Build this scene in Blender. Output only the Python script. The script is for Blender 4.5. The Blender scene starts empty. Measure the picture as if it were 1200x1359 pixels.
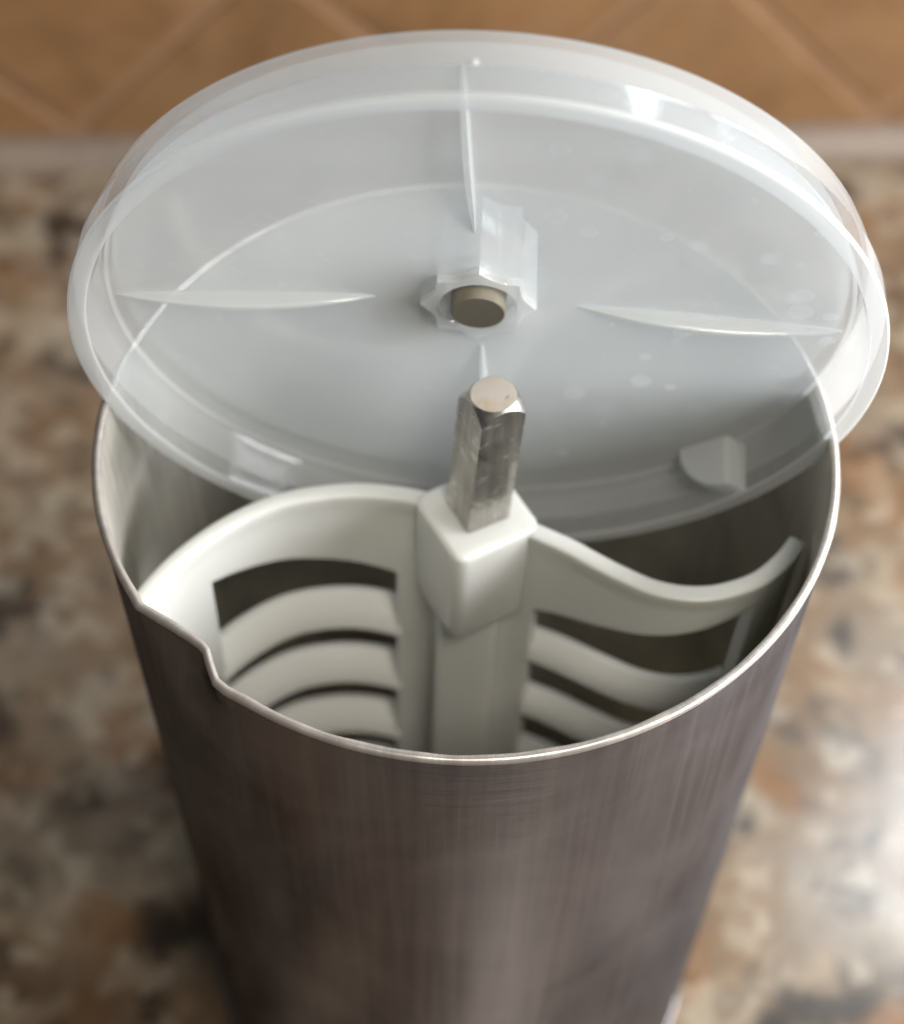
import bpy, bmesh, math, random
from mathutils import Vector, Matrix

# ------------------------------------------------------------------ units
S = 0.08            # metres per canister rim radius
H = 3.375           # canister height in rim radii
def W(p):           # rim-centred coordinates (rim radii) -> world metres, counter at z = 0
    return Vector((p[0]*S, p[1]*S, (p[2]+H)*S))
C = bpy.context.scene.collection
sc = bpy.context.scene

# ------------------------------------------------------------------ camera
F_PX, PW = 2500.0, 1200.0
PITCH, ROLL = 0.9176, 0.0187
cam_d = bpy.data.cameras.new("camera"); cam = bpy.data.objects.new("camera", cam_d); C.objects.link(cam)
f = Vector((0, math.cos(PITCH), -math.sin(PITCH))); r = Vector((1,0,0)); u = r.cross(f)
c_, s_ = math.cos(ROLL), math.sin(ROLL)
r2 = c_*r + s_*u; u2 = -s_*r + c_*u
M = Matrix((r2, u2, -f)).transposed().to_4x4(); M.translation = W((-.0354,-3.2551,3.9277))
cam.matrix_world = M
cam_d.sensor_fit = 'HORIZONTAL'; cam_d.sensor_width = 36.0; cam_d.lens = F_PX/PW*36.0
cam_d.clip_start = 0.01; cam_d.clip_end = 50
cam_d.dof.use_dof = True; cam_d.dof.focus_distance = 4.60*S; cam_d.dof.aperture_fstop = 9.8
sc.camera = cam

# ------------------------------------------------------------------ light
world = bpy.data.worlds.new("World"); sc.world = world; world.use_nodes = True
bg = world.node_tree.nodes["Background"]
bg.inputs[0].default_value = (.97, 0.98, 1.0, 1); bg.inputs[1].default_value = 0.07
def area(name, loc, target, sx, sy, power, col):
    d = bpy.data.lights.new(name, 'AREA'); d.shape = 'RECTANGLE'; d.size = sx*S; d.size_y = sy*S
    d.energy = power; d.color = col
    o = bpy.data.objects.new(name, d); C.objects.link(o)
    o.location = W(loc); o.rotation_euler = (W(target)-W(loc)).to_track_quat('-Z','Y').to_euler()
    return o
area('back_window_light', (7.8, 6.8, 2.7), (0.3,0,.6), 1.0, 4.4, 2.2, (.84,.94,1.0))
area('high_window_light', (4.9, 5.7, 5.6), (.6,0,-2), 1.4, 3.0, 2.2, (.80,.92,1.0))
area('side_window_light', (8.6, -1.2, 2.6), (0,0,-.8), 8.5, 5, 21.0, (.98,.985,1.0))
area('ceiling_light', (3.0, -6.6, 12.0), (0,0,0), 3.6, 3.6, 7.2, (1.0,.92,.80))
sc.view_settings.view_transform = 'Standard'; sc.view_settings.look = 'None'
sc.view_settings.exposure = 0.0; sc.view_settings.gamma = 1.0
sc.render.engine = 'CYCLES'
cy = sc.cycles
cy.use_denoising = True
cy.max_bounces = 16; cy.transparent_max_bounces = 32; cy.glossy_bounces = 6; cy.diffuse_bounces = 5
cy.transmission_bounces = 12; cy.sample_clamp_indirect = 6.0
cy.caustics_reflective = False; cy.caustics_refractive = False

# ------------------------------------------------------------------ materials
class NT:
    def __init__(self, name):
        self.m = bpy.data.materials.new(name); self.m.use_nodes = True
        self.t = self.m.node_tree; self.t.nodes.clear()
        self.out = self.t.nodes.new('ShaderNodeOutputMaterial')
    def n(self, typ, **kw):
        nd = self.t.nodes.new(typ)
        for k, v in kw.items():
            if k.startswith('i_'):
                key = k[2:]; key = int(key) if key.isdigit() else key.replace('_',' ')
                nd.inputs[key].default_value = v
            else: setattr(nd, k, v)
        return nd
    def l(self, a, b): self.t.links.new(a, b)
    def coord(self, scale=(1,1,1), rot=(0,0,0)):
        tc = self.n('ShaderNodeTexCoord'); mp = self.n('ShaderNodeMapping')
        mp.inputs['Scale'].default_value = scale; mp.inputs['Rotation'].default_value = rot
        self.l(tc.outputs['Object'], mp.inputs['Vector']); return mp.outputs['Vector']
    def noise(self, vec, scale, detail=4, rough=.5, dist=0):
        nd = self.n('ShaderNodeTexNoise'); nd.inputs['Scale'].default_value = scale
        nd.inputs['Detail'].default_value = detail; nd.inputs['Roughness'].default_value = rough
        nd.inputs['Distortion'].default_value = dist
        self.l(vec, nd.inputs['Vector']); return nd.outputs['Fac']
    def ramp(self, fac, stops, interp='LINEAR'):
        nd = self.n('ShaderNodeValToRGB'); cr = nd.color_ramp; cr.interpolation = interp
        while len(cr.elements) < len(stops): cr.elements.new(.5)
        for e, (p, c) in zip(cr.elements, stops):
            e.position = p; e.color = (c, c, c, 1) if not hasattr(c, '__len__') else (*c, 1)
        self.l(fac, nd.inputs['Fac']); return nd.outputs['Color']
    def mix(self, fac, a, b, mode='MIX'):
        nd = self.n('ShaderNodeMix', data_type='RGBA', blend_type=mode)
        for s, v in ((nd.inputs[0], fac), (nd.inputs[6], a), (nd.inputs[7], b)):
            if isinstance(v, bpy.types.NodeSocket): self.l(v, s)
            elif hasattr(v, '__len__'): s.default_value = (*v, 1)
            else: s.default_value = v
        return nd.outputs[2]
    def math(self, op, a, b=0.0, clamp=False):
        nd = self.n('ShaderNodeMath', operation=op, use_clamp=clamp)
        for s, v in ((nd.inputs[0], a), (nd.inputs[1], b)):
            if isinstance(v, bpy.types.NodeSocket): self.l(v, s)
            else: s.default_value = v
        return nd.outputs[0]
    def bump(self, h, strength, dist):
        nd = self.n('ShaderNodeBump'); nd.inputs['Strength'].default_value = strength
        nd.inputs['Distance'].default_value = dist; self.l(h, nd.inputs['Height']); return nd.outputs['Normal']
    def principled(self, color=None, rough=None, metal=0.0, normal=None, **kw):
        p = self.n('ShaderNodeBsdfPrincipled'); p.inputs['Metallic'].default_value = metal
        for key, v in (('Base Color', color), ('Roughness', rough)):
            if isinstance(v, bpy.types.NodeSocket): self.l(v, p.inputs[key])
            elif hasattr(v, '__len__'): p.inputs[key].default_value = (*v, 1)
            elif v is not None: p.inputs[key].default_value = v
        if normal is not None: self.l(normal, p.inputs['Normal'])
        for k, v in kw.items(): p.inputs[k.replace('_',' ')].default_value = v
        return p
    def done(self, shader):
        self.l(shader, self.out.inputs['Surface']); return self.m

def mat_granite():
    t = NT('granite'); v = t.coord()
    big = t.noise(v, 12, 3, .55, .3); mid = t.noise(v, 25, 4, .55, .35); m2 = t.noise(v, 34, 4, .55, .25); m3 = t.noise(v, 21, 3, .55, .3)
    vo = t.n('ShaderNodeTexVoronoi'); vo.inputs['Scale'].default_value = 120; t.l(v, vo.inputs['Vector'])
    sep = t.n('ShaderNodeSeparateColor'); t.l(vo.outputs['Color'], sep.inputs[0])
    fine = t.noise(v, 210, 3, .6)
    col = t.ramp(big, [(.30,(.085,.051,.029)),(.46,(.155,.103,.062)),(.58,(.160,.124,.090)),(.72,(.23,.168,.107))])
    col = t.mix(t.ramp(m2, [(.50,0.0),(.68,.70)]), col, (.30,.25,.185))
    col = t.mix(t.ramp(m3, [(.55,0.0),(.68,.8)]), col, (.16,.078,.032))
    col = t.mix(t.ramp(mid, [(.53,0.0),(.65,.92)]), col, (.024,.018,.014))
    col = t.mix(t.ramp(sep.outputs[0], [(.82,0.0),(.88,.35)]), col, (.03,.024,.02))
    col = t.mix(t.ramp(sep.outputs[1], [(.85,0.0),(.91,.35)]), col, (.36,.31,.24))
    col = t.mix(t.ramp(fine, [(.52,0.0),(.70,.35)]), col, (.05,.042,.034))
    return t.done(t.principled(col, t.ramp(mid, [(.3,.16),(.7,.26)]), Specular_IOR_Level=.5).outputs[0])

def mat_tile():
    t = NT('travertine_tile'); v = t.coord()
    oi = t.n('ShaderNodeObjectInfo')
    off = t.n('ShaderNodeVectorMath', operation='ADD'); t.l(v, off.inputs[0])
    cmb = t.n('ShaderNodeCombineXYZ'); t.l(t.math('MULTIPLY', oi.outputs['Random'], 9.0), cmb.inputs[0]); t.l(cmb.outputs[0], off.inputs[1])
    a = t.noise(off.outputs[0], 9, 4, .6, 1.2); b = t.noise(off.outputs[0], 45, 5, .65, .4)
    col = t.ramp(a, [(.30,(.14,.073,.030)),(.50,(.195,.104,.047)),(.70,(.25,.148,.076))])
    col = t.mix(t.ramp(b, [(.35,.55),(.6,0.0)]), col, (.24,.125,.05))
    hv = t.n('ShaderNodeHueSaturation'); t.l(col, hv.inputs['Color'])
    t.l(t.math('ADD', t.math('MULTIPLY', oi.outputs['Random'], .35), .82), hv.inputs['Value'])
    return t.done(t.principled(hv.outputs[0], .42, normal=t.bump(b, .35, .002)).outputs[0])

def mat_plain(name, col, rough, nscale=30, amt=.15):
    t = NT(name); n_ = t.noise(t.coord(), nscale, 4, .6)
    c = t.mix(t.ramp(n_, [(.3,0.0),(.7,1.0)]), tuple(x*(1-amt) for x in col), tuple(min(1,x*(1+amt)) for x in col))
    return t.done(t.principled(c, rough).outputs[0])

def mat_can(name, tint, rlo, rhi, inner=False):
    """spun aluminium: fine turning lines round the can, vertical drag streaks, dull patches"""
    t = NT(name)
    tc = t.n('ShaderNodeTexCoord'); sep = t.n('ShaderNodeSeparateXYZ'); t.l(tc.outputs['Object'], sep.inputs[0])
    ang = t.math('ARCTAN2', sep.outputs[1], sep.outputs[0])
    def cyl(ka, kz):
        cb = t.n('ShaderNodeCombineXYZ'); t.l(t.math('MULTIPLY', ang, ka), cb.inputs[0]); t.l(t.math('MULTIPLY', sep.outputs[2], kz), cb.inputs[1])
        return cb.outputs[0]
    turn = t.noise(cyl(.5, 260), 1.0, 5, .65)          # rings round the wall
    streak = t.noise(cyl(34, 9), 1.0, 5, .7, .3)       # vertical streaks
    hair = t.noise(cyl(120, 5), 1.0, 4, .7)
    patch = t.noise(cyl(1.6, 18), 1.0, 4, .6, .6)
    scr = t.noise(cyl(9, 330), 1.0, 5, .7, .2)
    k = t.ramp(patch, [(.32,.62),(.68,1.05)])
    k = t.mix(t.ramp(streak, [(.44,0.0),(.64,.34)]), k, (1.30,1.27,1.22))
    k = t.mix(t.ramp(hair, [(.58,0.0),(.72,.18)]), k, (.50,.48,.47))
    k = t.mix(t.ramp(scr, [(.64,0.0),(.74,.18)]), k, (1.0,1.0,1.0))
    col = t.mix(1.0, k, tint, 'MULTIPLY')
    rg = t.math('ADD', t.math('MULTIPLY', t.ramp(patch, [(.3,0.0),(.7,1.0)]), rhi-rlo), t.math('ADD', t.math('MULTIPLY', streak, .08), rlo-.03))
    h = t.math('ADD', t.math('MULTIPLY', turn, .5), t.math('ADD', t.math('MULTIPLY', hair, .35), t.math('MULTIPLY', scr, .2)))
    nb = t.bump(h, .18, .0006)
    g = t.n('ShaderNodeBsdfAnisotropic'); g.inputs['Anisotropy'].default_value = 0.0 if inner else -.50
    tg = t.n('ShaderNodeTangent', direction_type='RADIAL', axis='Z'); t.l(tg.outputs[0], g.inputs['Tangent'])
    t.l(col, g.inputs['Color']); t.l(rg, g.inputs['Roughness']); t.l(nb, g.inputs['Normal'])
    d = t.n('ShaderNodeBsdfDiffuse'); t.l(col, d.inputs['Color']); t.l(nb, d.inputs['Normal'])
    mx = t.n('ShaderNodeMixShader'); mx.inputs[0].default_value = .32 if inner else .12; t.l(g.outputs[0], mx.inputs[1]); t.l(d.outputs[0], mx.inputs[2])
    return t.done(mx.outputs[0])

def mat_steel():
    t = NT('milled_aluminium'); v = t.coord((1,1,.05)); v1 = t.coord((1,1,.5)); v2 = t.coord((.35,.35,1))
    s1 = t.noise(v, 520, 5, .7); s2 = t.noise(v1, 120, 5, .7, 1.0); s3 = t.noise(v2, 420, 4, .7, .5)
    col = t.ramp(s1, [(.35,(.33,.31,.285)),(.62,(.50,.48,.45))])
    col = t.mix(t.ramp(s2, [(.56,0.0),(.72,.45)]), col, (.30,.27,.23))
    col = t.mix(t.ramp(s3, [(.585,0.0),(.64,.85)]), col, (.92,.90,.87))
    return t.done(t.principled(col, t.ramp(s2, [(.35,.22),(.65,.42)]), 1.0, t.bump(s1, .12, .0003)).outputs[0])

def mat_stem_top():
    """sawn end: concentric tool marks and a tan deposit"""
    t = NT('turned_stem_end'); tc = t.n('ShaderNodeTexCoord')
    sub = t.n('ShaderNodeVectorMath', operation='SUBTRACT'); t.l(tc.outputs['Object'], sub.inputs[0]); sub.inputs[1].default_value = tuple(STEM_TOP_LOCAL)
    mp = sub.outputs[0]
    w = t.n('ShaderNodeTexWave', wave_type='RINGS', rings_direction='SPHERICAL'); w.inputs['Scale'].default_value = 640
    w.inputs['Distortion'].default_value = 3.0; w.inputs['Detail'].default_value = 3; t.l(mp, w.inputs['Vector'])
    d = t.noise(mp, 330, 5, .7, .8); big = t.noise(mp, 150, 4, .6)
    col = t.ramp(w.outputs['Fac'], [(0,(.52,.45,.385)),(1,(.80,.73,.65))])
    col = t.mix(t.ramp(big, [(.50,0.0),(.68,.7)]), col, (.56,.42,.26))
    col = t.mix(t.ramp(d, [(.64,0.0),(.70,.85)]), col, (.22,.14,.07))
    return t.done(t.principled(col, .48, .65, t.bump(w.outputs['Fac'], .15, .0003)).outputs[0])

def mat_white_plastic():
    t = NT('white_plastic'); v = t.coord(); a = t.noise(v, 14, 4, .6); b = t.noise(v, 300, 3, .6)
    col = t.mix(t.ramp(a, [(.3,0.0),(.7,1.0)]), (.68,.69,.655), (.74,.745,.71))
    p = t.principled(col, t.ramp(a, [(.3,.26),(.7,.40)]), 0.0, t.bump(b, .05, .0003))
    p.inputs['Subsurface Weight'].default_value = .5; p.inputs['Subsurface Radius'].default_value = (.005,.005,.004)
    p.inputs['Subsurface Scale'].default_value = 1.0
    return t.done(p.outputs[0])

def mat_lid(name, clear, spots=False, tint=(.835,.845,.835)):
    """milky polypropylene: clear part, scattering part and a gloss coat"""
    t = NT(name); v = t.coord()
    cl = t.noise(v, 16, 3, .5); sm = t.noise(v, 140, 5, .7, 1.0)
    T = t.math('ADD', t.math('MULTIPLY', t.math('SUBTRACT', cl, .5), .10), clear)
    if spots:
        vo = t.n('ShaderNodeTexVoronoi'); vo.inputs['Scale'].default_value = 135; t.l(v, vo.inputs['Vector'])
        sep = t.n('ShaderNodeSeparateColor'); t.l(vo.outputs['Color'], sep.inputs[0])
        size = t.math('MULTIPLY', t.ramp(sep.outputs[0], [(.66,0.0),(1.0,.42)]), 1.0)
        inside = t.math('SUBTRACT', size, vo.outputs['Distance'])
        spot = t.ramp(inside, [(0.0,0.0),(.05,1.0)])
        # dried water marks, thickest on one side of the plate
        sx = t.n('ShaderNodeSeparateXYZ'); t.l(v, sx.inputs[0])
        side = t.ramp(t.math('ADD', t.math('MULTIPLY', sx.outputs[0], 9.0), .1), [(.15,0.0),(.5,1.0)])
        m = t.math('MULTIPLY', spot, side)
        T = t.math('SUBTRACT', T, t.math('MULTIPLY', m, .24))
        T = t.math('SUBTRACT', T, t.math('MULTIPLY', t.ramp(sm, [(.60,0.0),(.72,1.0)]), .05))
    tr = t.n('ShaderNodeBsdfTransparent'); tr.inputs[0].default_value = (.98,.99,1,1)
    di = t.n('ShaderNodeBsdfDiffuse'); di.inputs[0].default_value = (*tint,1)
    tl = t.n('ShaderNodeBsdfTranslucent'); tl.inputs[0].default_value = (*tint,1)
    dt = t.n('ShaderNodeMixShader'); dt.inputs[0].default_value = .5; t.l(di.outputs[0], dt.inputs[1]); t.l(tl.outputs[0], dt.inputs[2])
    mx = t.n('ShaderNodeMixShader'); t.l(T, mx.inputs[0]); t.l(dt.outputs[0], mx.inputs[1]); t.l(tr.outputs[0], mx.inputs[2])
    gl = t.n('ShaderNodeBsdfGlossy'); gl.inputs['Roughness'].default_value = .07
    fr = t.n('ShaderNodeFresnel'); fr.inputs['IOR'].default_value = 1.45
    nb = t.bump(sm, .10, .0004); t.l(nb, gl.inputs['Normal'])
    # outside faces only carry the coat: back faces would read as total reflection
    geo = t.n('ShaderNodeNewGeometry'); ff = t.math('MULTIPLY', fr.outputs[0], t.math('SUBTRACT', 1.0, geo.outputs['Backfacing']))
    fin = t.n('ShaderNodeMixShader'); t.l(ff, fin.inputs[0]); t.l(mx.outputs[0], fin.inputs[1]); t.l(gl.outputs[0], fin.inputs[2])
    return t.done(fin.outputs[0])

# ------------------------------------------------------------------ mesh helpers
def link(name, verts, faces, mat, parent=None, smooth=True, mats=None, fm=None, raw=False, sharp=None):
    """verts in rim units unless raw; child meshes are stored relative to the parent's origin"""
    me = bpy.data.meshes.new(name)
    o0 = Vector((0,0,0)); q = parent
    while q is not None: o0 += q.location; q = q.parent
    me.from_pydata([tuple((Vector(v) if raw else W(v)) - o0) for v in verts], [], faces)
    bm = bmesh.new(); bm.from_mesh(me); bmesh.ops.recalc_face_normals(bm, faces=bm.faces); bm.to_mesh(me); bm.free()
    for m in (mats or [mat]): me.materials.append(m)
    if fm: 
        for p, k in zip(me.polygons, fm): p.material_index = k
    if smooth:
        for p in me.polygons: p.use_smooth = True
        me.set_sharp_from_angle(angle=math.radians(sharp or 38))
    o = bpy.data.objects.new(name, me); C.objects.link(o); o.parent = parent
    return o
def bevel(o, w, seg=2):
    b = o.modifiers.new('bevel', 'BEVEL'); b.width = w*S; b.segments = seg; b.limit_method = 'ANGLE'; b.angle_limit = math.radians(35)
    b.harden_normals = False
def thing(name, label, cat, loc):
    o = bpy.data.objects.new(name, None); C.objects.link(o); o.location = W(loc); o.empty_display_size = .01
    o['label'] = label; o['category'] = cat; return o
def strips(rows, closed_u=True, closed_v=False):
    """rows of equal-length vertex lists -> verts, faces"""
    n = len(rows[0]); V = [v for r_ in rows for v in r_]; Fc = []
    R_ = len(rows)
    for i in range(R_ if closed_v else R_-1):
        for j in range(n if closed_u else n-1):
            a = i*n+j; b = i*n+(j+1)%n; i2 = (i+1)%R_
            Fc.append((a, b, i2*n+(j+1)%n, i2*n+j))
    return V, Fc
def catmull(pts, n):
    P_ = [Vector(p) for p in pts]; P_ = [2*P_[0]-P_[1]] + P_ + [2*P_[-1]-P_[-2]]; out = []
    segs = len(P_)-3
    for k in range(n+1):
        t_ = k/n*segs; i = min(int(t_), segs-1); t_ -= i
        a, b, c, d = P_[i:i+4]
        out.append(.5*((2*b)+(c-a)*t_+(2*a-5*b+4*c-d)*t_*t_+(3*b-a-3*c+d)*t_**3))
    # even spacing
    L = [0]
    for a, b in zip(out, out[1:]): L.append(L[-1]+(b-a).length)
    res = []
    for k in range(n+1):
        s = L[-1]*k/n; j = max(i for i in range(len(L)) if L[i] <= s+1e-9); j = min(j, n-1)
        fct = (s-L[j])/max(1e-9, L[j+1]-L[j]); res.append(out[j].lerp(out[j+1], fct))
    return res, L[-1]

random.seed(4)
granite = mat_granite(); tile_m = mat_tile()
grout_m = mat_plain('grout', (.208,.114,.055), .85, 60); caulk_m = mat_plain('caulk', (.165,.128,.098), .6, 40)
can_out = mat_can('spun_aluminium', (.255,.246,.262), .17, .26)
can_in = mat_can('dull_aluminium_inside', (.80,.765,.68), .30, .42, True)
rim_m = mat_can('rolled_aluminium_edge', (.62,.565,.515), .24, .36, True)
plastic = mat_white_plastic()

# ------------------------------------------------------------------ setting: countertop and tiled backsplash
def box(x0,x1,y0,y1,z0,z1):
    V = [(x,y,z) for z in (z0,z1) for y in (y0,y1) for x in (x0,x1)]
    return V, [(0,1,3,2),(4,5,7,6),(0,1,5,4),(2,3,7,6),(0,2,6,4),(1,3,7,5)]
YAW = math.radians(3.0); WX, WY = 0.0, 4.98          # the wall's foot
def wallpt(a, b, out=0.0):                            # a along the wall, b up from the counter, out towards the room
    return (WX + a*math.cos(YAW) + out*math.sin(YAW), WY + a*math.sin(YAW) - out*math.cos(YAW), -H+b)
V, Fc = box(-9,9,-2.75,5.6,-H-.4,-H)
ct = link('countertop', V, Fc, granite, smooth=False); ct['kind'] = 'structure'; bevel(ct, .05)
V = [wallpt(a,b,o_) for o_ in (-.25,0) for b in (-.2,2.6) for a in (-7,7)]
wl = link('backsplash_wall', V, [(0,1,3,2),(4,5,7,6),(0,1,5,4),(2,3,7,6),(0,2,6,4),(1,3,7,5)], grout_m, smooth=False)
wl['kind'] = 'structure'
# diagonal tiles, clipped to the wall
TS, GAP = 1.60, .085
def clip(poly, keep):
    out = []
    for i in range(len(poly)):
        a, b = poly[i], poly[(i+1)%len(poly)]; ka, kb = keep(a), keep(b)
        if ka >= 0: out.append(a)
        if (ka >= 0) != (kb >= 0):
            t_ = ka/(ka-kb); out.append((a[0]+(b[0]-a[0])*t_, a[1]+(b[1]-a[1])*t_))
    return out
ca, sa = math.cos(math.radians(45)), math.sin(math.radians(45))
A0, B0 = -1.055, 1.315                                 # one grout crossing on the wall
for i in range(-6,7):
    for j in range(-6,7):
        h_ = (TS-GAP)/2; cxx, cyy = (i+.5)*TS, (j+.5)*TS
        poly = []
        for x, y in ((-h_,-h_),(h_,-h_),(h_,h_),(-h_,h_)):
            X, Y = cxx+x, cyy+y; poly.append((A0+X*ca-Y*sa, B0+X*sa+Y*ca))
        for kp in (lambda p: p[1]-.13, lambda p: 2.58-p[1], lambda p: p[0]+6.9, lambda p: 6.9-p[0]): 
            if poly: poly = clip(poly, kp)
        if len(poly) < 3: continue
        ar = abs(sum(p[0]*q[1]-q[0]*p[1] for p, q in zip(poly, poly[1:]+poly[:1])))/2
        if ar < .03: continue
        n = len(poly); d = .014 + random.uniform(-.004,.004)
        Vt = [wallpt(a,b,-.02) for a,b in poly] + [wallpt(a,b,d) for a,b in poly]
        Ft = [tuple(range(n)), tuple(range(n,2*n))] + [(k,(k+1)%n,n+(k+1)%n,n+k) for k in range(n)]
        tl_ = link('tile', Vt, Ft, tile_m, wl, smooth=False); bevel(tl_, .012)
Vc = []
for a in (-7,7):
    for k in range(7):
        ph = k/6*math.pi/2; Vc.append(wallpt(a, .002+.13*(1-math.sin(ph)) if 0 else .13*math.cos(ph)-.002, .17*math.sin(ph)+.003))
    Vc.append(wallpt(a,-.01,.003))
n = 8
cs = link('caulk_strip', Vc, [tuple(range(n)), tuple(range(n,2*n))]+[(k,(k+1)%n,n+(k+1)%n,n+k) for k in range(n)], caulk_m, wl)

# ------------------------------------------------------------------ canister
can = thing('ice_cream_canister', 'open tapered brushed aluminium canister with a dented rolled rim on the granite counter', 'canister', (0,0,-H))
DENT = [(-147.5,0.0),(-145.3,-.003),(-143.5,.009),(-139.5,.032),(-136.0,.046),(-133.8,.051),(-132.4,.047),(-130.3,.026),(-127.6,.000),(-125.5,-.004),(-122.0,0.0)]
def dent(deg):
    if deg <= DENT[0][0] or deg >= DENT[-1][0]: return 0.0
    for (a,x),(b,y) in zip(DENT, DENT[1:]):
        if a <= deg <= b: return x+(y-x)*(deg-a)/(b-a)
def sm(x): x = max(0,min(1,x)); return x*x*(3-2*x)
def can_r(deg, z):
    R0 = 1.0 + z*(1.0-.91)/H
    if z > -.45:
        k = sm((-z-.03)/.10)                                   # the crease softens into a round pocket below the rim
        soft = .048*math.exp(-((deg+135.0)/5.6)**2)
        fall = 1 - sm((-z-.10)/.24)
        R0 -= (dent(deg)*(1-k) + soft*k)*fall
        R0 += .004*math.exp(-((-z-.20)/.04)**2)*math.exp(-((deg+131)/3.5)**2)
    R0 += .0015*math.sin(math.radians(deg)*3+1.0) * sm(-z*2)
    return R0
degs = [-180+k*1.5 for k in range(240)]
degs = sorted(set(degs) | {-148+k*.4 for k in range(66)})
zs = [0,-.02,-.05,-.08,-.11,-.125,-.14,-.155,-.17,-.185,-.20,-.215,-.23,-.25,-.27,-.30,-.36,-.45,-.7,-1.1,-1.6,-2.2,-2.8,-3.05,-3.13]
def ring(z, off=0.0, R=None):
    o_ = []
    for d in degs:
        rr = (R if R is not None else can_r(d,z)) - off; a = math.radians(d); o_.append((rr*math.cos(a), rr*math.sin(a), z))
    return o_
TH = .014
rows = [ring(z) for z in zs]
rows += [ring(-3.17, .008), ring(-3.23, .030), ring(-3.30, .068), ring(-3.355, .11), ring(-3.374, .16), ring(-3.374, R=.6)]
V, Fc = strips(rows); V.append((0,0,-3.374)); n = len(degs); base = (len(rows)-1)*n
Fc += [(base+j, base+(j+1)%n, len(V)-1) for j in range(n)]
link('outer_wall', V, Fc, can_out, can, sharp=60)
rows = [ring(z, TH) for z in zs[:-1]] + [ring(-3.10,.03), ring(-3.17,.09), ring(-3.19,R=.6)]
V, Fc = strips(rows); V.append((0,0,-3.19)); base = (len(rows)-1)*n
Fc += [(base+j, base+(j+1)%n, len(V)-1) for j in range(n)]
link('inner_wall', V, Fc, can_in, can, sharp=60)
# rolled rim: a small bead that follows the dented outline
rows = []
for k in range(12):
    ph = 2*math.pi*k/12
    row = []
    for d in degs:
        a = math.radians(d); wob = .0012*math.sin(a*17)+.0008*math.sin(a*41+1)
        rr = can_r(d,0)-.006 + (.0128+wob*.5)*math.cos(ph); row.append((rr*math.cos(a), rr*math.sin(a), .0128*math.sin(ph)+wob))
    rows.append(row)
V, Fc = strips(rows, True, True); link('rolled_rim', V, Fc, rim_m, can, sharp=80)
# folded seam round the foot
rows = []
for k in range(8):
    ph = 2*math.pi*k/8
    rows.append([((.9155+.013*math.cos(ph))*math.cos(math.radians(d)), (.9155+.013*math.cos(ph))*math.sin(math.radians(d)), -3.135+.018*math.sin(ph)) for d in degs])
V, Fc = strips(rows, True, True); link('base_seam', V, Fc, can_out, can, sharp=80)

# ------------------------------------------------------------------ dasher
ZT = -.30
AX, AY = .035, -.015                       # hub centre at its top
LEAN = math.radians(2.4)
def dz_pt(x, y, z):                        # dasher frame (leaning a little to the right) -> rim frame
    return (x + AX + (z-ZT)*math.tan(LEAN)*.45, y + AY, z)
dash = thing('dasher', 'white plastic dasher paddle with a square metal stem standing inside the canister', 'dasher', (0,0,-3.185))
ROT = math.radians(-15)
def rsquare(half, rad, seg=6, rot=ROT+math.pi/4):
    o_ = []
    for q in range(4):
        a0 = q*math.pi/2
        cx_, cy_ = (half-rad)*(1 if q in (0,3) else -1), (half-rad)*(1 if q in (0,1) else -1)
        for k in range(seg+1):
            a = a0 + k/seg*math.pi/2; x, y = cx_+rad*math.cos(a), cy_+rad*math.sin(a)
            o_.append((x*math.cos(rot)-y*math.sin(rot), x*math.sin(rot)+y*math.cos(rot)))
    return o_
def prism(name, secs, mat, parent, rot=ROT+math.pi/4):
    rows = [[dz_pt(x,y,z) for x,y in rsquare(h_, rd, 6, rot)] for h_, rd, z in secs]
    V, Fc = strips(rows); n = len(rows[0])
    Fc.append(tuple(range(n))); Fc.append(tuple(range((len(rows)-1)*n, len(rows)*n)))
    return link(name, V, Fc, mat, parent, sharp=50)
hub = prism('hub', [(.120,.032,ZT),(.130,.036,ZT-.003),(.135,.039,ZT-.010),(.1365,.040,ZT-.020),(.130,.036,ZT-.390),(.126,.036,ZT-.404),(.112,.045,ZT-.418),(.09,.04,ZT-.425)], plastic, dash)
shaft = prism('shaft', [(.092,.022,ZT-.39),(.090,.022,-2.9),(.05,.02,-3.185)], plastic, dash, rot=ROT+.12)
# square stem with a lathe-chamfered end
ZS = ZT+.495; HS = .066; R_IN = .064
STEM_TOP_LOCAL = W(dz_pt(0,0,ZS)) - dash.location
steel = mat_steel(); stem_top = mat_stem_top()
LS = math.tan(math.radians(3.6))
def stem_pt(x, y, z):
    c0 = dz_pt(0,0,ZT); rt = ROT+math.pi/4+math.radians(-2)
    return (c0[0]+.002+x*math.cos(rt)-y*math.sin(rt)+(z-ZT)*LS, c0[1]+.008+x*math.sin(rt)+y*math.cos(rt), z)
NA = 64; V = []; fm = []; Fc = []
rings_ = []
for k in range(5):
    rings_.append([(R_IN*.96*k/4*math.cos(2*math.pi*j/NA), R_IN*.96*k/4*math.sin(2*math.pi*j/NA), ZS) for j in range(NA)] if k else None)
def sq_r(a, h_=HS):
    return h_/max(abs(math.cos(a)), abs(math.sin(a)))
prof = []
for q in (0,.2,.5,.8,1.0):
    rr = []
    for j in range(NA):
        a = 2*math.pi*j/NA; re_ = min(sq_r(a), HS*1.405)
        rad = R_IN*.97 + (re_-R_IN*.97)*q if re_ > R_IN*.97 else re_
        drop = max(0, rad-R_IN*.97)*1.0 + .008*(max(0, rad-R_IN*.97)/.025)**2
        rr.append((rad*math.cos(a), rad*math.sin(a), ZS-drop-.002*q))
    prof.append(rr)
allr = rings_[1:] + prof
low = [(x,y,ZT-.05) for x,y,z in prof[-1]]
allr.append(low)
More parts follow.
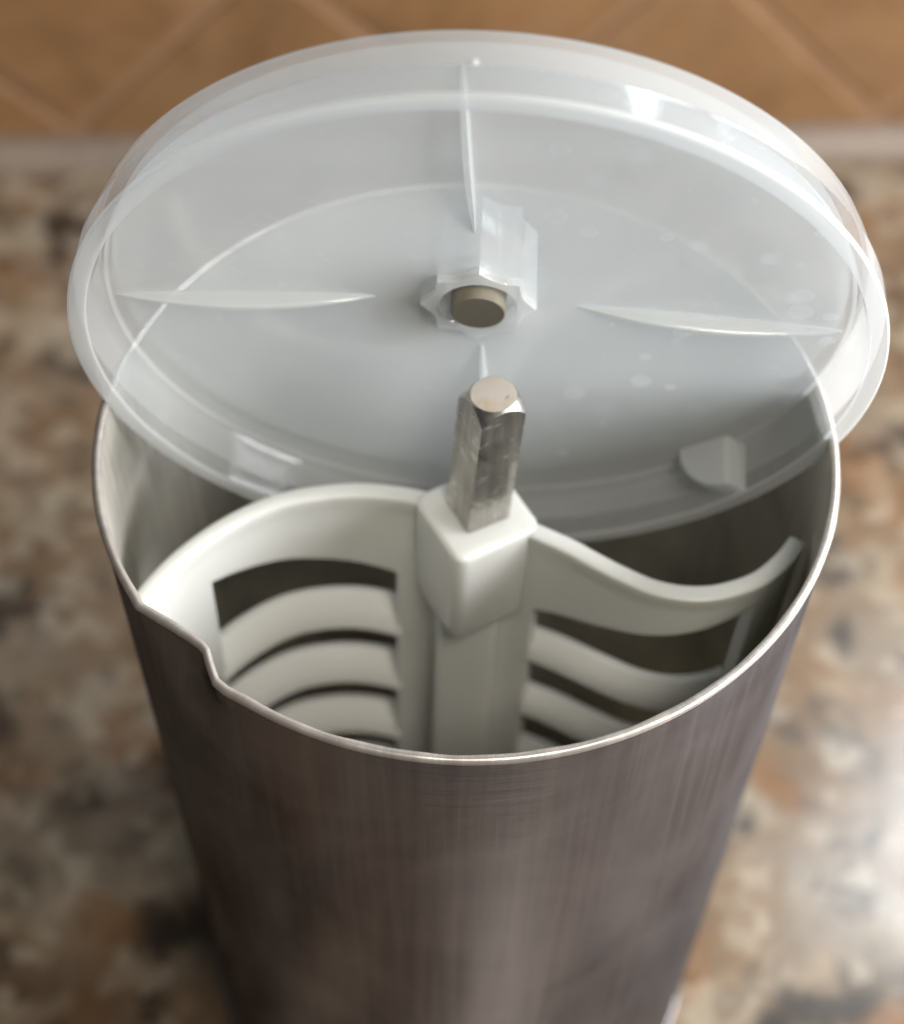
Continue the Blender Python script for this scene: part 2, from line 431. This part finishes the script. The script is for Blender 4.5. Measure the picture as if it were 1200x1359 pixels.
V = [stem_pt(0,0,ZS)] + [stem_pt(*v) for rr in allr for v in rr]
for j in range(NA): Fc.append((0, 1+j, 1+(j+1)%NA)); fm.append(1)
for i in range(len(allr)-1):
    for j in range(NA):
        a = 1+i*NA+j; b = 1+i*NA+(j+1)%NA; Fc.append((a,b,b+NA,a+NA)); fm.append(1 if i < 3 else 0)
stem = link('stem', V, Fc, None, dash, mats=[steel, stem_top], fm=fm, sharp=24)

# blades: S-shaped upright sheets with curved slots
LEFT = [(-.085,.030),(-.150,.056),(-.245,.075),(-.345,.081),(-.446,.070),(-.570,.035),(-.70,-.045),(-.81,-.150),(-.885,-.255),(-.925,-.335)]
RIGHT = [(.085,-.018),(.150,-.045),(.200,-.070),(.265,-.106),(.390,-.187),(.510,-.245),(.640,-.256),(.770,-.212),(.855,-.138),(.905,-.070)]
def make_blade(path, s_in, s_out, top_drop, bars, slant, zb_h):
    N = 56
    ctr, L = catmull([(x,y,0) for x,y in path], N)
    nor = []
    for i in range(N+1):
        t_ = (ctr[min(i+1,N)]-ctr[max(i-1,0)]).normalized(); nor.append(Vector((-t_.y, t_.x, 0)) * (1 if t_.x > 0 else -1))
    # every normal points away from the camera side (towards +y)
    i0 = round(s_in*N); i1 = round(s_out*N)
    th = .021
    zbot = -3.0
    def ztop(i):
        s = i/N; return ZT - .012 - .0*s
    def zwin(i):                           # upper edge of the first slot
        s = (i-i0)/(i1-i0); return ZT - (top_drop[0]+(top_drop[1]-top_drop[0])*s) 
    root_taper = lambda z, i: max(.55, 1 + (z)*.04)
    def P(i, z, off):
        p = ctr[i]; q = p + nor[i]*off
        k = 1.0 + (z-ZT)*.030               # follows the canister's taper
        x, y, z = dz_pt(q.x*k, q.y*k, z)
        lim = 1.0 + z*(1.0-.91)/H - .022; rad = math.hypot(x, y)     # stays clear of the tapering wall
        if rad > lim: x, y = x*lim/rad, y*lim/rad
        return (x, y, z)
    bl_name = 'blade'
    def colz(i):
        zt, zw = ztop(i), zwin(min(max(i,i0),i1))
        top = [(zt,-.006),(zt-.006,.004),(zt-.032,.004),(zt-.05,0.0)]
        body = [(zt-.05+(zw-zt+.05)*q/4, 0.0) for q in range(1,5)]
        low = [(zw-.006-(zw-.006-zbot)*q/24, 0.0) for q in range(1,25)]
        return top + body + low
    ZC = [colz(i) for i in range(N+1)]; nz = len(ZC[0]); k0 = 7
    V = []; Fc = []
    for sgn in (-1, 1):
        for i in range(N+1):
            for z, ex in ZC[i]: V.append(P(i, z, sgn*(th+ex)))
    idx = lambda sgn, i, k: (0 if sgn < 0 else (N+1)*nz) + i*nz + k
    solid = lambda i, k: 0 <= i < N and 0 <= k < nz-1 and not (i0 <= i < i1 and k >= k0 and k < nz-3)
    for i in range(N):
        for k in range(nz-1):
            if not solid(i,k): continue
            Fc.append((idx(-1,i,k), idx(-1,i+1,k), idx(-1,i+1,k+1), idx(-1,i,k+1)))
            Fc.append((idx(1,i,k), idx(1,i,k+1), idx(1,i+1,k+1), idx(1,i+1,k)))
            for (di,dk,e0,e1) in ((-1,0,(i,k),(i,k+1)),(1,0,(i+1,k),(i+1,k+1)),(0,-1,(i,k),(i+1,k)),(0,1,(i,k+1),(i+1,k+1))):
                if not solid(i+di,k+dk):
                    Fc.append((idx(-1,*e0), idx(-1,*e1), idx(1,*e1), idx(1,*e0)))
    b = link(bl_name, V, Fc, plastic, dash, sharp=40)
    for k in range(bars):
        z0 = zb_h - .315*k
        dz_, dy_ = slant
        cols = []
        for i in range(i0-1, i1+2):
            i_ = min(max(i,0),N); s = (i-i0)/(i1-i0); bow = .035*math.sin(math.pi*min(max(s,0),1))
            sec = []
            for q in range(7):              # front face top -> bottom, gently cupped
                w_ = q/6; z = z0 + bow - dz_*w_; off = dy_*(.5-w_) - .012*math.sin(math.pi*w_)
                sec.append((z, off))
            back = [(z-.004, off+.026) for z, off in reversed(sec)]
            cols.append([P(i_,z,o_) for z,o_ in sec+back])
        Vb, Fb = strips(cols, True); m = len(cols[0]); Fb += [tuple(range(m)), tuple(range((len(cols)-1)*m, len(cols)*m))]
        link('scraper_bar', Vb, Fb, plastic, b, sharp=50)
    return b
make_blade(LEFT, .14, .735, (.375,.20), 7, (.100,.072), -.895)
make_blade(RIGHT, .13, .80, (.36,.115), 7, (.098,.048), -.838)

# ------------------------------------------------------------------ lid
LC = Vector((.0172,.0,.3021)); az, el = -.0366, -.1705
ln = Vector((math.sin(az)*math.cos(el), -math.cos(az)*math.cos(el), math.sin(el)))
lx = -(ln.cross(Vector((0,0,1)))).normalized(); ly = ln.cross(lx)
lid = thing('canister_lid', 'round milky translucent plastic lid leaning upright behind the stem, on the canister rim', 'lid', LC)
lid.rotation_mode = 'QUATERNION'
lid.rotation_quaternion = Matrix((lx, ly, ln)).transposed().to_quaternion()
def lid_part(name, verts, faces, mat, parent=lid, **kw):   # verts in the lid's own frame, rim units
    V = [Vector(v)*S for v in verts]
    me_parent = parent
    o = link(name, V, faces, mat, None, raw=True, **kw); o.parent = me_parent; return o
lid_m = mat_lid('milky_polypropylene', .44, True); lid_edge = mat_lid('milky_polypropylene_skirt', .80); lid_boss = mat_lid('milky_polypropylene_thick', .40); lid_corner = mat_lid('milky_polypropylene_corner', .54); lid_rim = mat_lid('milky_polypropylene_rim', .36)
def w_in(r_): return -.165 - .035*(1-(r_/.97)**2)
def w_out(r_): return -.2245 - .012*(1-(r_/1.0)**2)
NL = 256
def lathe(prof, n=NL):
    rows = [[(r_*math.cos(2*math.pi*j/n), r_*math.sin(2*math.pi*j/n), w_) for j in range(n)] for r_, w_ in prof]
    return strips(rows, True, True)
pr = [(r_, w_in(r_)) for r_ in (.12,.2,.3,.4,.5,.6,.7,.8,.88,.94)]
pr += [(.962,w_in(.962)), (.972,-.158), (.978,-.148)]
pr += [(.984,-.10),(.990,-.05),(.996,-.008),(.999,-.002),(1.004,0),(1.038,0),(1.043,-.003),(1.045,-.010),(1.0449,-.014),(1.0435,-.05),(1.0421,-.085),(1.042,-.088),(1.0415,-.090),(1.0385,-.092),(1.0375,-.095),(1.036,-.100)]
pr += [(1.023,-.155),(1.0105,-.207),(1.008,-.213),(1.002,-.221),(.990,-.2245)]
pr += [(r_, w_out(r_)) for r_ in (.96,.9,.8,.6,.4,.2,.12)]
V, Fc = lathe(pr)
npr = len(pr); fm = []
for i in range(npr):
    skirt = 11 <= i <= 33
    fm += [2 if 15 <= i <= 20 else 4 if 26 <= i <= 32 else 1 if skirt else 0]*NL
shell = lid_part('shell', V, Fc, None, mats=[lid_m, lid_edge, lid_rim, lid_boss, lid_corner], fm=fm, sharp=28)
# eight-pointed boss with a round bore
NB = 128; BORE = .100
def star(th):
    k = (th/(math.pi/4)) % 1.0
    return .153 - .026*math.sin(math.pi*k)**.9
rows = []
for w_, sc_ in ((-.176,.985),(-.180,1.0),(-.30,.985),(-.425,.965),(-.430,.95)):
    rows.append([(star(2*math.pi*j/NB)*sc_*math.cos(2*math.pi*j/NB), star(2*math.pi*j/NB)*sc_*math.sin(2*math.pi*j/NB), w_) for j in range(NB)])
for w_ in (-.430,-.30,-.180,-.176):
    rr = BORE + (.003 if w_ == -.176 else 0)
    rows.append([(rr*math.cos(2*math.pi*j/NB), rr*math.sin(2*math.pi*j/NB), w_) for j in range(NB)])
V, Fc = strips(rows, True, True)
lid_part('boss', V, Fc, None, mats=[lid_boss, lid_rim], fm=[1 if k//NB in (0,7,8) else 0 for k in range(len(Fc))], sharp=25)
insert_m = mat_plain('dull_tan_insert', (.18,.16,.118), .55, 120, .2)
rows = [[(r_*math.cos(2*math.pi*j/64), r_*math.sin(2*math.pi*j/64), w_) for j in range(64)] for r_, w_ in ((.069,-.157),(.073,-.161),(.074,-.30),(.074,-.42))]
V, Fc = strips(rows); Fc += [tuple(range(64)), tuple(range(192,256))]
insert_shade = mat_plain('shaded_insert_end', (.10,.09,.068), .6, 120, .2)  # same insert, darker colour paints the shade on its down-facing end
lid_part('bore_insert', V, Fc, None, mats=[insert_m, insert_shade], fm=[0]*(len(Fc)-2)+[1,1], sharp=30)
# four lens-shaped stiffening ribs
for k, (a0, r0, r1) in enumerate(((180,.27,.955),(-1.5,.26,.955),(93,.30,.96),(273,.21,.95))):
    a = math.radians(a0); cs_, sn_ = math.cos(a), math.sin(a); rows = []
    for i in range(25):
        q = i/24; rr = r0+(r1-r0)*q; hgt = .048*(1-(2*q-1)**2)+.002; tk = .003+.008*(1-(2*q-1)**4)
        b0 = w_in(min(rr,.96))-.006
        sec = [(-tk,b0),(-tk,b0+hgt-.003),(-tk*.5,b0+hgt+.004),(tk*.5,b0+hgt+.004),(tk,b0+hgt-.003),(tk,b0)]
        rows.append([(rr*cs_-t_*sn_, rr*sn_+t_*cs_, w_) for t_, w_ in sec])
    V, Fc = strips(rows, True); Fc += [tuple(range(6)), tuple(range(144,150))]
    lid_part('rib', V, Fc, None, mats=[lid_boss, lid_rim], fm=[1 if q_ % 6 in (1,2,3) else 0 for q_ in range(len(Fc))], sharp=40)
# quarter-round locking lug inside the skirt
pa, pb = Vector((.595,-.690)), Vector((.727,-.585))
prof = [(0,-.175)] + [(1-math.cos(ph), -.175+.165*math.sin(ph)) for ph in [math.pi/2*k/10 for k in range(1,11)]] + [(1.0,-.175)]
rows = []
for off in (0.0, .085):
    rows.append([])
    for t_, w_ in prof:
        p = pa.lerp(pb, t_); p = p*(1+off/p.length); rows[-1].append((p.x, p.y, w_))
V, Fc = strips(rows, True); n = len(prof); Fc += [tuple(range(n)), tuple(range(n,2*n))]
lg = lid_part('lug', V, Fc, lid_boss, smooth=False); bevel(lg, .012, 3)
# moulding gate mark on the skirt near the top
V, Fc = lathe([(.0005,.004),(.005,.0035),(.008,.002),(.009,-.003),(.0005,-.003)], 20)
Mx = Matrix.Rotation(math.radians(-90), 4, 'X'); 
gm = lid_part('gate_mark', [tuple((Mx @ Vector(v)) + Vector((-.02,1.038,-.10))) for v in V], Fc, lid_boss)
